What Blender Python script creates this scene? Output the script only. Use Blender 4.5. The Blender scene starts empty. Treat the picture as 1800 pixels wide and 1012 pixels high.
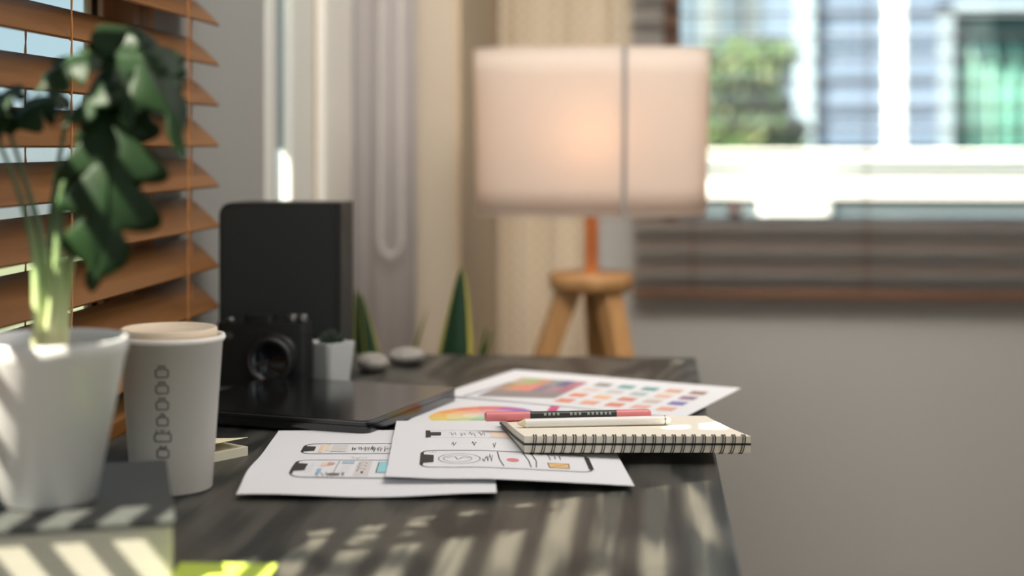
import bpy, math, random
from mathutils import Vector, Matrix
random.seed(7)
R = math.radians
C = bpy.context.scene.collection

# ------------------------------------------------------------------ camera, light, exposure
DESK = 0.80                      # desk top above the floor
FPX, YAW, EYE = 2700.0, math.atan(245/2700.0), 0.30
CS, SN = math.cos(YAW), math.sin(YAW)
sc = bpy.context.scene
cd = bpy.data.cameras.new('camera')
cam = bpy.data.objects.new('camera', cd); C.objects.link(cam)
cam.location = (0, 0, DESK + EYE); cam.rotation_euler = (R(90), 0, YAW)
cd.sensor_width = 36; cd.lens = 54.0; cd.shift_y = -251/1800.0
cd.clip_start = 0.05; cd.clip_end = 200
cd.dof.use_dof = True; cd.dof.focus_distance = 1.50; cd.dof.aperture_fstop = 2.4
sc.camera = cam

w = bpy.data.worlds.new('sky'); sc.world = w; w.use_nodes = True
nt = w.node_tree; bg = nt.nodes['Background']
tc = nt.nodes.new('ShaderNodeTexCoord'); sx = nt.nodes.new('ShaderNodeSeparateXYZ')
rp = nt.nodes.new('ShaderNodeValToRGB')
rp.color_ramp.elements[0].position = 0.48; rp.color_ramp.elements[0].color = (0.50, 0.55, 0.52, 1)
rp.color_ramp.elements[1].position = 0.52; rp.color_ramp.elements[1].color = (0.62, 0.84, 0.92, 1)
e = rp.color_ramp.elements.new(1.0); e.color = (0.30, 0.55, 0.85, 1)
mr = nt.nodes.new('ShaderNodeMapRange'); mr.inputs[1].default_value = -1; mr.inputs[2].default_value = 1
nt.links.new(tc.outputs['Generated'], sx.inputs[0]); nt.links.new(sx.outputs[2], mr.inputs[0])
nt.links.new(mr.outputs[0], rp.inputs[0]); nt.links.new(rp.outputs[0], bg.inputs[0])
bg.inputs[1].default_value = 0.95

sl = bpy.data.lights.new('sun', 'SUN'); sl.energy = 30.0; sl.angle = R(0.5); sl.color = (1.0, 0.90, 0.74)
so = bpy.data.objects.new('sun', sl); C.objects.link(so)
SUN = Vector((1.0, 0.68, -1.40)).normalized()
so.rotation_euler = SUN.to_track_quat('-Z', 'Y').to_euler(); so.location = (-4, -2, 5)

def area(name, loc, target, size, power, color, spread=180):
    l = bpy.data.lights.new(name, 'AREA'); l.shape = 'RECTANGLE'; l.size, l.size_y = size
    l.energy = power; l.color = color; l.spread = R(spread)
    o = bpy.data.objects.new(name, l); C.objects.link(o); o.location = loc
    o.rotation_euler = (Vector(target) - Vector(loc)).to_track_quat('-Z', 'Y').to_euler()
area('ceiling_fill', (0.55, 2.0, 2.52), (-0.1, 2.2, 0.8), (1.5, 2.2), 38, (1.0, 0.965, 0.92))  # added soft fill under the ceiling, no real source there
area('desk_fill', (0.10, 1.45, 2.50), (-0.05, 1.5, 0.8), (0.8, 0.8), 2.1, (1.0, 0.975, 0.95), 75)  # added fill that brightens the sheets from above
area('corner_fill', (-0.15, 1.55, 2.42), (0.08, 3.77, 0.75), (0.8, 0.8), 11, (1.0, 0.93, 0.85), 90)  # added fill to lift the back corner
area('room_fill', (1.0, -2.2, 1.9), (-0.2, 2.5, 0.9), (2.2, 1.4), 13, (1.0, 0.97, 0.94))  # unseen fill light from behind the camera

vs = sc.view_settings
sc.display_settings.display_device = 'sRGB'
vs.view_transform = 'Standard'; vs.look = 'None'; vs.gamma = 1.0; vs.use_curve_mapping = False
vs.exposure = 0.0

# ------------------------------------------------------------------ helpers
def at(px, py, dc):              # a point of the place seen in a photo direction, dc metres deep (z above the desk top)
    xc = (px - 900)/FPX*dc
    return Vector((xc*CS - dc*SN, xc*SN + dc*CS, DESK + EYE - (py - 255)*dc/FPX))
def on(px, py, z=0.0):           # a point on the level z above the desk top
    return at(px, py, FPX*(EYE - z)/(py - 255.0))
def s2l(c):
    return tuple(((v/255)/12.92 if v/255 <= .04045 else ((v/255 + .055)/1.055)**2.4) for v in c) + (1,)

def mat(name, rgb, rough=.5, metal=0, spec=.5, noise=None, bump=None, emit=None, sss=None, coat=0):
    m = bpy.data.materials.new(name); m.use_nodes = True
    n, l = m.node_tree.nodes, m.node_tree.links
    b = n['Principled BSDF']; col = s2l(rgb)
    b.inputs['Base Color'].default_value = col
    b.inputs['Roughness'].default_value = rough; b.inputs['Metallic'].default_value = metal
    b.inputs['Specular IOR Level'].default_value = spec
    if coat: b.inputs['Coat Weight'].default_value = coat; b.inputs['Coat Roughness'].default_value = .15
    if noise or bump:
        t = n.new('ShaderNodeTexCoord'); mp = n.new('ShaderNodeMapping'); l.new(t.outputs['Object'], mp.inputs[0])
        ns = n.new('ShaderNodeTexNoise'); l.new(mp.outputs[0], ns.inputs['Vector']); ns.inputs['Detail'].default_value = 6
    if noise:                    # (scale xyz, second colour)
        scl, rgb2 = noise
        mp.inputs['Scale'].default_value = scl; ns.inputs['Scale'].default_value = 1
        r = n.new('ShaderNodeValToRGB'); r.color_ramp.elements[0].position = .35; r.color_ramp.elements[1].position = .65
        r.color_ramp.elements[0].color = col; r.color_ramp.elements[1].color = s2l(rgb2)
        l.new(ns.outputs[0], r.inputs[0]); l.new(r.outputs[0], b.inputs['Base Color'])
    if bump:
        scl, st = bump
        if not noise: mp.inputs['Scale'].default_value = (scl,)*3; ns.inputs['Scale'].default_value = 1
        bp = n.new('ShaderNodeBump'); bp.inputs['Strength'].default_value = st; bp.inputs['Distance'].default_value = .002
        l.new(ns.outputs[0], bp.inputs['Height']); l.new(bp.outputs[0], b.inputs['Normal'])
    if emit:
        b.inputs['Emission Color'].default_value = s2l(emit[0]); b.inputs['Emission Strength'].default_value = emit[1]
    return m

def mix_translucent(name, rgb, fac, trgb=None, rough=.8):
    m = mat(name, rgb, rough); n, l = m.node_tree.nodes, m.node_tree.links
    t = n.new('ShaderNodeBsdfTranslucent'); t.inputs[0].default_value = s2l(trgb or rgb)
    x = n.new('ShaderNodeMixShader'); x.inputs[0].default_value = fac
    l.new(n['Principled BSDF'].outputs[0], x.inputs[1]); l.new(t.outputs[0], x.inputs[2])
    l.new(x.outputs[0], n['Material Output'].inputs[0]); return m

def glass_mat():
    m = bpy.data.materials.new('clear_glass'); m.use_nodes = True
    n, l = m.node_tree.nodes, m.node_tree.links; n.remove(n['Principled BSDF'])
    t = n.new('ShaderNodeBsdfTransparent'); g = n.new('ShaderNodeBsdfGlossy'); g.inputs['Roughness'].default_value = 0.02
    t.inputs[0].default_value = (.95, .97, .97, 1)
    x = n.new('ShaderNodeMixShader'); x.inputs[0].default_value = .05; l.new(t.outputs[0], x.inputs[1]); l.new(g.outputs[0], x.inputs[2])
    l.new(x.outputs[0], n['Material Output'].inputs[0]); return m

def wood(name, dark, light, scale, rough, bump=.15, spec=.5, wav=0):
    m = bpy.data.materials.new(name); m.use_nodes = True
    n, l = m.node_tree.nodes, m.node_tree.links; b = n['Principled BSDF']
    t = n.new('ShaderNodeTexCoord'); mp = n.new('ShaderNodeMapping'); mp.inputs['Scale'].default_value = scale
    l.new(t.outputs['Object'], mp.inputs[0])
    ns = n.new('ShaderNodeTexNoise'); ns.inputs['Scale'].default_value = 1; ns.inputs['Detail'].default_value = 8; ns.inputs['Distortion'].default_value = .6
    l.new(mp.outputs[0], ns.inputs['Vector'])
    src = ns.outputs[0]
    if wav:                      # cathedral rings: contour lines of a stretched noise
        mp2 = n.new('ShaderNodeMapping'); mp2.inputs['Scale'].default_value = (7, 1.9, 3); l.new(t.outputs['Object'], mp2.inputs[0])
        n2 = n.new('ShaderNodeTexNoise'); n2.inputs['Scale'].default_value = 1; n2.inputs['Detail'].default_value = 1.5
        l.new(mp2.outputs[0], n2.inputs['Vector'])
        mu = n.new('ShaderNodeMath'); mu.operation = 'MULTIPLY'; mu.inputs[1].default_value = wav; l.new(n2.outputs[0], mu.inputs[0])
        si = n.new('ShaderNodeMath'); si.operation = 'SINE'; l.new(mu.outputs[0], si.inputs[0])
        ma = n.new('ShaderNodeMath'); ma.operation = 'MULTIPLY_ADD'; ma.inputs[1].default_value = .26
        l.new(si.outputs[0], ma.inputs[0]); l.new(src, ma.inputs[2]); src = ma.outputs[0]
    r = n.new('ShaderNodeValToRGB'); r.color_ramp.elements[0].position = .3; r.color_ramp.elements[1].position = .72
    r.color_ramp.elements[0].color = s2l(dark); r.color_ramp.elements[1].color = s2l(light)
    l.new(src, r.inputs[0]); l.new(r.outputs[0], b.inputs['Base Color'])
    b.inputs['Roughness'].default_value = rough; b.inputs['Specular IOR Level'].default_value = spec
    bp = n.new('ShaderNodeBump'); bp.inputs['Strength'].default_value = bump; bp.inputs['Distance'].default_value = .001
    l.new(src, bp.inputs['Height']); l.new(bp.outputs[0], b.inputs['Normal'])
    return m

class MB:
    def __init__(s): s.v, s.f, s.mi, s.sm = [], [], [], []
    def add(s, vs, fs, mi=0, smooth=False):
        o = len(s.v); s.v += [tuple(p) for p in vs]
        for f in fs: s.f.append([i + o for i in f]); s.mi.append(mi); s.sm.append(smooth)
        return s
    def box(s, a, b, mi=0):
        x0, y0, z0 = (min(a[i], b[i]) for i in range(3)); x1, y1, z1 = (max(a[i], b[i]) for i in range(3))
        return s.hexa([(x0,y0,z0),(x1,y0,z0),(x1,y1,z0),(x0,y1,z0)], [(x0,y0,z1),(x1,y0,z1),(x1,y1,z1),(x0,y1,z1)], mi)
    def hexa(s, lo, hi, mi=0):   # two quads, counter-clockwise seen from above
        return s.add(list(lo)+list(hi), [(3,2,1,0),(4,5,6,7),(0,1,5,4),(1,2,6,5),(2,3,7,6),(3,0,4,7)], mi)
    def prism(s, pts, z0, z1, mi=0, smooth=False):
        n = len(pts); vs = [(x,y,z0) for x,y in pts]+[(x,y,z1) for x,y in pts]
        s.add(vs, [tuple(range(n-1,-1,-1)), tuple(range(n,2*n))], mi)
        return s.add(vs, [(i,(i+1)%n,n+(i+1)%n,n+i) for i in range(n)], mi, smooth)
    def tube(s, pts, r, n=8, mi=0, cap=True, closed=False):
        pts = [Vector(p) for p in pts]; m = len(pts); rs = r if isinstance(r, (list, tuple)) else [r]*m
        vs, up = [], None
        for i, p in enumerate(pts):
            d = (pts[(i+1) % m] - pts[i-1]) if closed else (pts[min(i+1, m-1)] - pts[max(i-1, 0)])
            d.normalize()
            if up is None: up = d.orthogonal().normalized()
            up = (up - d*up.dot(d)); up = up.normalized() if up.length > 1e-6 else d.orthogonal().normalized()
            q = d.cross(up)
            for k in range(n):
                a = 2*math.pi*k/n; vs.append(p + (up*math.cos(a) + q*math.sin(a))*rs[i])
        fs = [(i*n+k, i*n+(k+1)%n, ((i+1)%m)*n+(k+1)%n, ((i+1)%m)*n+k) for i in range(m if closed else m-1) for k in range(n)]
        s.add(vs, fs, mi, True)
        if cap and not closed: s.add(vs, [tuple(range(n-1,-1,-1)), tuple((m-1)*n+k for k in range(n))], mi)
        return s
    def lathe(s, prof, n=48, c=(0,0,0), mi=0, sx=1, sy=1, smooth=True, ang=0):   # profile of (radius, z)
        m = len(prof); vs = []
        for r, z in prof:
            for k in range(n):
                a = 2*math.pi*k/n + ang; vs.append((c[0]+r*sx*math.cos(a), c[1]+r*sy*math.sin(a), c[2]+z))
        return s.add(vs, [(i*n+k, i*n+(k+1)%n, (i+1)*n+(k+1)%n, (i+1)*n+k) for i in range(m-1) for k in range(n)], mi, smooth)
    def grid(s, fn, nu, nv, mi=0, smooth=True):
        vs = [fn(i/nu, j/nv) for j in range(nv+1) for i in range(nu+1)]; k = nu+1
        return s.add(vs, [(j*k+i, j*k+i+1, (j+1)*k+i+1, (j+1)*k+i) for j in range(nv) for i in range(nu)], mi, smooth)
    def ball(s, c, r, n=12, mi=0, m=None):
        prof = [(math.sin(math.pi*i/n), -math.cos(math.pi*i/n)) for i in range(n+1)]
        vs = []
        for q, z in prof:
            for k in range(2*n):
                a = math.pi*k/n; vs.append((c[0]+r[0]*q*math.cos(a), c[1]+r[1]*q*math.sin(a), c[2]+r[2]*z))
        return s.add(vs, [(i*2*n+k, i*2*n+(k+1)%(2*n), (i+1)*2*n+(k+1)%(2*n), (i+1)*2*n+k) for i in range(n) for k in range(2*n)], mi, True)
    def build(s, name, mats, parent=None, bevel=0, seg=2, thick=0, label=None, origin=None):
        me = bpy.data.meshes.new(name)
        org = Vector(origin) if origin is not None else (parent.location.copy() if parent is not None else Vector((0,0,0)))
        if parent is not None and parent.parent is not None: org = parent.matrix_basis.translation + parent.parent.location
        me.from_pydata([tuple(Vector(p) - org) for p in s.v], [], s.f)
        for m in (mats if isinstance(mats, (list, tuple)) else [mats]): me.materials.append(m)
        for p, mi, sm in zip(me.polygons, s.mi, s.sm): p.material_index = mi; p.use_smooth = sm
        me.validate(); me.update()
        o = bpy.data.objects.new(name, me); C.objects.link(o)
        if parent is not None: o.parent = parent
        else: o.location = org
        if bevel:
            b = o.modifiers.new('bevel', 'BEVEL'); b.width = bevel; b.segments = seg; b.limit_method = 'ANGLE'; b.angle_limit = R(40)
        if thick:
            t = o.modifiers.new('thick', 'SOLIDIFY'); t.thickness = thick; t.offset = 0
        if label: o['label'] = label
        return o

def tag(o, label, cat, group=None):
    o['label'] = label; o['category'] = cat
    if group: o['group'] = group
    return o
def thing(name, loc, label, cat, group=None):
    o = bpy.data.objects.new(name, None); C.objects.link(o); o.location = loc; o.empty_display_size = .05
    return tag(o, label, cat, group)
def struct(o): o['kind'] = 'structure'; return o

# ------------------------------------------------------------------ materials
M = dict(
 wall=mat('grey_wall_paint', (176, 174, 169), .85, bump=(90, .05)),
 beige=mat('beige_paint', (182, 170, 152), .8), shade_taupe=mat('taupe_shade_tone', (186, 168, 142), .85),  # second tone carries the shade of the pillar side and frame gap
 ceil=mat('ceiling_paint', (225, 223, 220), .9),
 floor=wood('floor_boards', (92, 74, 58), (140, 116, 92), (3, 30, 3), .5),
 desk=wood('black_stained_wood', (22, 24, 23), (70, 68, 62), (120, 5, 40), .42, .25, .5, wav=55),
 slat=wood('brown_blind_wood', (108, 66, 22), (138, 90, 38), (60, 3, 60), .5, .05),
 slatb=wood('dark_blind_wood', (92, 62, 40), (128, 88, 58), (3, 60, 60), .5, .05),
 frame=wood('brown_frame_wood', (118, 78, 46), (146, 98, 58), (40, 40, 3), .5, .05),
 cord=mat('tan_cord', (205, 140, 82), .8), white=mat('white_paint', (232, 230, 222), .4),
 cream=mat('cream_paint', (238, 222, 190), .5), pvc=mat('pale_frame_paint', (214, 216, 208), .4),
 black=mat('black_rubber', (14, 15, 14), .5), glass=glass_mat(),
 bluegrey=mat('blue_grey_fabric', (140, 152, 160), .9),
 lilac=mix_translucent('grey_roller_fabric', (176, 170, 168), .15), chain=mat('pale_chain', (200, 196, 192), .4),
 paper=mat('white_paper', (227, 226, 228), .75), ink=mat('dark_ink', (52, 49, 46), .7), line=mat('grey_pencil', (128, 124, 122), .8),
 oak=wood('pale_oak', (158, 116, 70), (186, 142, 92), (40, 40, 4), .5, .1),
 pole=mat('lamplit_wood', (232, 146, 84), .5), shade=mix_translucent('lampshade_linen', (236, 228, 220), .55, (240, 224, 208)),
 seam=mat('grey_seam', (150, 145, 140), .8),
 pot=mat('white_ceramic', (204, 204, 203), .35), soil=mat('dark_soil', (48, 38, 30), .95, noise=((200, 200, 200), (75, 62, 50))),
 cup=mat('white_cup_card', (240, 235, 228), .5), lid=mat('cream_lid', (232, 212, 186), .45), cupink=mat('grey_print', (118, 112, 106), .7),
)
paper_cols = {}
def pc(rgb):
    if rgb not in paper_cols: paper_cols[rgb] = mat('printed_colour', rgb, .75)
    return paper_cols[rgb]

# ------------------------------------------------------------------ the room
X_L, Y_B = -0.605, 3.77            # left wall face, back wall face
struct(MB().box((-.75, -3, -.05), (3.0, 3.92, 0)).build('floor', M['floor']))
struct(MB().box((-.75, -3, 2.6), (3.0, 3.92, 2.7)).build('ceiling', M['ceil']))
b = MB(); WZ0, WZ1 = DESK - .06, DESK + 1.45
for y0, y1, z0, z1 in ((-3, -.6, 0, 2.6), (-.6, 1.76, 0, WZ0), (-.6, 1.76, WZ1, 2.6), (1.76, 2.41, 0, 2.6), (2.41, 2.70, 0, DESK-.1), (2.41, 2.70, 2.3, 2.6), (2.70, 3.92, 0, 2.6)):
    b.box((X_L-.035, y0, z0), (X_L, y1, z1))
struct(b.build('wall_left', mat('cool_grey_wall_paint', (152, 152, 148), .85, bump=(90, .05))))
BW0, BW1, BZ0, BZ1 = .03, 2.4, DESK + .115, DESK + 1.5
b = MB()
for x0, x1, z0, z1 in ((X_L, BW0, 0, 2.6), (BW0, BW1, 0, BZ0), (BW0, BW1, BZ1, 2.6), (BW1, 3.0, 0, 2.6)):
    b.box((x0, Y_B, z0), (x1, Y_B+.15, z1))
struct(b.build('wall_back', M['wall']))
struct(MB().box((2.7, -3, 0), (2.85, 3.77, 2.6)).build('wall_right', M['wall']))
# pillar in the corner: beige front, taupe side with its shade painted in
PX = -.3775
struct(MB().box((X_L, 3.02, 0), (PX-.012, Y_B, 2.6)).build('wall_pillar', M['beige']))
struct(MB().box((PX-.012, 3.024, 0), (PX, Y_B, 2.6)).build('pillar_side_shade', M['shade_taupe']))

# left window (behind the brown blind): glass, sashes, wooden casing, and an added unseen fin outside, shaped to cut the sun
WY = 1.76
wn = MB()
for y0, y1 in ((.94, 1.0), (-.6, -.55)): wn.box((X_L-.055, y0, WZ0), (X_L-.005, y1, WZ1))
for z0, z1 in ((WZ0, WZ0+.05), (WZ1-.05, WZ1)): wn.box((X_L-.04, -.6, z0), (X_L-.005, 1.743, z1))
w1 = struct(wn.build('window_1', M['frame']))
XG = X_L-.036
MB().box((XG, 1.690, WZ0+.05), (XG+.004, 1.704, WZ1-.05)).build('glazing_bead', M['cream'], w1)
MB().box((XG, 1.704, WZ0+.05), (XG+.003, 1.727, WZ1-.05)).build('gasket', M['black'], w1)
MB().box((XG, 1.727, WZ0+.05), (XG+.004, 1.743, WZ1-.05)).build('glazing_bead', M['cream'], w1)
MB().box((XG, -.55, WZ0+.05), (XG+.003, 1.690, WZ1-.05)).build('pane', M['glass'], w1)
cs = MB(); cs.box((XG, 1.743, WZ0), (X_L+.004, 1.768, WZ1)); cs.box((X_L, 1.772, WZ0-.06), (X_L+.004, 1.815, WZ1+.06)); cs.box((X_L, 1.766, WZ0-.06), (X_L+.002, 1.774, WZ1+.06))
cs.build('casing', M['frame'], w1)
struct(MB().box((X_L-.30, .90, 0), (X_L-.06, .96, DESK+1.16)).box((X_L-1.75, .90, 0), (X_L-.30, .96, 3.2)).build('sun_blocker', M['wall']))  # unseen blocker, stepped so only some sun patches reach the desk

# second window on the left wall, near the corner
w2 = struct(MB().box((X_L-.014, 2.53, DESK-.1), (X_L+.005, 2.70, 2.3)).box((X_L-.02, 2.37, DESK-.1), (X_L+.004, 2.43, 2.3)).box((X_L-.014, 2.41, DESK-.1), (X_L, 2.70, DESK-.06)).build('window_2', M['pvc'], bevel=.004))
MB().box((X_L-.008, 2.43, DESK-.06), (X_L-.005, 2.53, 2.3)).build('pane', M['glass'], w2)
MB().box((X_L-.013, 2.43, DESK+.293), (X_L-.010, 2.53, 2.3)).build('sun_screen', M['bluegrey'], w2)
struct(MB().box((X_L, 2.73, DESK-.2), (X_L+.018, 2.99, 2.3)).build('trim_2', M['white'], bevel=.004))
MB().box((X_L, 2.706, DESK-.2), (X_L+.003, 2.732, 2.3)).build('gap_shade_strip', M['shade_taupe'], bpy.data.objects['trim_2'])  # flat strip coloured as the shaded gap beside the white trim

# back window
w3 = MB()
w3.box((BW0, Y_B+.03, BZ0), (BW0+.042, Y_B+.10, BZ1)); w3.box((BW1-.04, Y_B+.03, BZ0), (BW1, Y_B+.10, BZ1)); w3.box((BW0, Y_B+.03, BZ1-.04), (BW1, Y_B+.10, BZ1))
w3 = struct(w3.build('window_3', M['slatb']))
MB().box((BW0+.042, Y_B+.06, BZ0+.010), (BW1-.04, Y_B+.064, BZ1-.04)).build('pane', M['glass'], w3)
MB().box((BW0+.03, Y_B+.02, BZ0), (BW1-.03, Y_B+.12, BZ0+.010)).build('bottom_track', mat('blue_grey_track', (150, 165, 170), .35), w3)

# ------------------------------------------------------------------ left blind
BX, BY0, BY1, PITCH = -.5750, -.35, 1.937, .0518
SW, TILT = .0535, R(42)
bl = thing('venetian_blind', (BX, .8, DESK), 'brown wooden venetian blind with tilted slats behind the potted plant', 'blind', 'wooden venetian blinds')
b = MB(); hx, hz = SW/2*math.cos(TILT), SW/2*math.sin(TILT); nx, nz = math.sin(TILT)*.0014, math.cos(TILT)*.0014
z_top = DESK + .454
zs = [z_top + hz + PITCH*k for k in range(-8, 19)]
for z in zs:                     # inner edge low, outer edge high, slightly crowned
    prof = []
    for k in range(7):
        t = k/6*2 - 1; cr = .0016*(1 - t*t)
        prof.append((BX - t*hx + nx*0 + cr*math.sin(TILT), z + t*hz + cr*math.cos(TILT)))
    up = [(x+nx, zz+nz) for x, zz in prof]; dn = [(x-nx, zz-nz) for x, zz in prof]
    ring = up + dn[::-1]; n = len(ring)
    vs = [(x, BY0, zz) for x, zz in ring] + [(x, BY1, zz) for x, zz in ring]
    b.add(vs, [(i, n+i, n+(i+1) % n, (i+1) % n) for i in range(n)] + [tuple(range(n)), tuple(range(2*n-1, n-1, -1))])
b.build('slats', M['slat'], bl)
z_bot = zs[0] - PITCH
MB().box((BX-.025, BY0, z_bot-.012), (BX+.02, BY1, z_bot+.008)).build('bottom_rail', M['slat'], bl, bevel=.003)
MB().box((BX-.025, BY0, zs[-1]+.03), (BX+.024, BY1, zs[-1]+.08)).build('headrail', M['slat'], bl, bevel=.003)
for y in (1.795, 1.425, 1.055, .685, .2):
    c = MB()
    for sgn in (1, -1):
        x = BX + sgn*(hx + .003)
        pts = [(x, y + .0006*math.sin(i*1.3), z_bot + (zs[-1]-z_bot+.03)*i/160) for i in range(161)]
        c.tube(pts, [.0011 + .0003*math.sin(i*2.1) for i in range(161)], 6)
    for z in zs: c.tube([(BX+hx+.003, y, z-hz-.003), (BX-hx-.003, y, z+hz-.003)], .0006, 5)
    c.build('ladder_cord', M['cord'], bl)
MB().tube([(BX+.004, 1.87, z_bot), (BX+.004, 1.87, zs[-1]+.03)], .0013, 6).build('lift_cord', M['cord'], bl)

# ------------------------------------------------------------------ back blind
bb = thing('venetian_blind', (.9, Y_B-.06, DESK-.06), 'dark brown venetian blind with open level slats across the back window', 'blind', 'wooden venetian blinds')
b = MB(); p2, yb = .0555, Y_B - .055
for k in range(29):
    z = DESK + .003 + k*p2; t = R(2.5); dx = .026
    cy, cz = dx*math.cos(t), dx*math.sin(t)
    vs = [(-.045, yb-cy, z-cz-.002), (2.45, yb-cy, z-cz-.002), (2.45, yb+cy, z+cz-.002), (-.045, yb+cy, z+cz-.002)]
    b.hexa(vs, [(p[0], p[1], p[2]+.003) for p in vs])
b.build('slats', M['slatb'], bb)
MB().box((-.045, yb-.026, DESK-.064), (2.45, yb+.026, DESK-.044)).build('bottom_rail', M['slatb'], bb, bevel=.003)
MB().box((-.045, yb-.026, DESK+1.62), (2.45, yb+.026, DESK+1.67)).build('headrail', M['slatb'], bb, bevel=.003)
for x in (.10, .51, .95, 1.4, 1.9):
    MB().tube([(x, yb-.029, DESK-.05), (x, yb-.029, DESK+1.63)], .0011, 6).tube([(x, yb+.029, DESK-.05), (x, yb+.029, DESK+1.63)], .0011, 6).build('ladder_cord', M['slatb'], bb)

# ------------------------------------------------------------------ roller shade on the pillar, with its bead chain; dotted curtain
rs = thing('roller_shade', (-.52, 3.0, DESK), 'grey roller shade hanging on the corner pillar with a looped bead chain', 'blind')
def fab(u, v): return (-.598 + .136*u, 3.006 + .0035*math.sin(u*9.5) + .002*math.sin(u*23+1), .25 + 2.1*v)
MB().grid(fab, 60, 2).build('fabric', M['lilac'], rs, thick=.0012)
lp = []
cx, cw, zb = at(682, 450, 2.98).x, .021, DESK + .085
for i in range(25):
    a = math.pi*i/24; lp.append((cx - cw*math.cos(a), 2.975, zb + .03 - .03*math.sin(a)))
lp = [(cx-cw*.7, 2.975, 2.3)] + lp + [(cx+cw*.7, 2.975, 2.3)]
MB().tube(lp, .0035, 8).build('bead_chain', M['chain'], rs)
MB().box((-.60, 2.965, 2.29), (-.44, 3.015, 2.36)).build('roller', M['white'], rs, bevel=.01)

def dotted():
    m = mix_translucent('dotted_curtain_fabric', (234, 218, 194), .2); n, l = m.node_tree.nodes, m.node_tree.links
    t = n.new('ShaderNodeTexCoord'); mp = n.new('ShaderNodeMapping'); mp.inputs['Scale'].default_value = (46, 0, 46); mp.inputs['Rotation'].default_value = (0, R(45), 0)
    l.new(t.outputs['Object'], mp.inputs[0]); v = n.new('ShaderNodeTexVoronoi'); v.inputs['Randomness'].default_value = 0; v.inputs['Scale'].default_value = 1
    l.new(mp.outputs[0], v.inputs['Vector'])
    r = n.new('ShaderNodeValToRGB'); r.color_ramp.interpolation = 'CONSTANT'
    r.color_ramp.elements[0].color = s2l((245, 236, 218)); r.color_ramp.elements[1].position = .27; r.color_ramp.elements[1].color = s2l((230, 212, 184))
    l.new(v.outputs['Distance'], r.inputs[0]); l.new(r.outputs[0], n['Principled BSDF'].inputs['Base Color']); return m
ct = thing('curtain', (-.25, Y_B-.03, .2), 'beige dotted curtain gathered in the corner behind the lamp', 'curtain')
def cur(u, v):
    z = .2 + 2.2*v; k = min(1, max(0, (z - (DESK+.25))/.2)); k = k*k*(3-2*k)
    x0 = PX + .006; x1 = -.135*(1-k) + -.048*k
    return (x0 + (x1-x0)*u, Y_B - .025 + .011*math.sin(u*19 + .6) + .005*math.sin(u*41), z)
MB().grid(cur, 90, 40).build('fabric', dotted(), ct, thick=.0012)
MB().tube([(PX, Y_B-.035, 2.42), (-.05, Y_B-.035, 2.42)], .009, 10).build('curtain_rod', M['slatb'], ct)

# ------------------------------------------------------------------ desk
DX0, DX1, DY0, DY1 = -.55, .0625, .45, 2.186
dk = thing('desk', (-.24, 1.3, 0), 'black stained wooden desk with visible grain along the window wall', 'desk')
MB().box((DX0, DY0, DESK-.035), (DX1, DY1, DESK)).build('desktop', M['desk'], dk, bevel=.003)
MB().box((DX0+.05, DY0+.06, DESK-.10), (DX1-.05, DY1-.06, DESK-.035)).build('apron', M['desk'], dk)
for x in (DX0+.05, DX1-.08):
    for y in (DY0+.05, DY1-.08): MB().box((x, y, 0), (x+.045, y+.045, DESK-.035)).build('leg', M['desk'], dk, bevel=.003)

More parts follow.
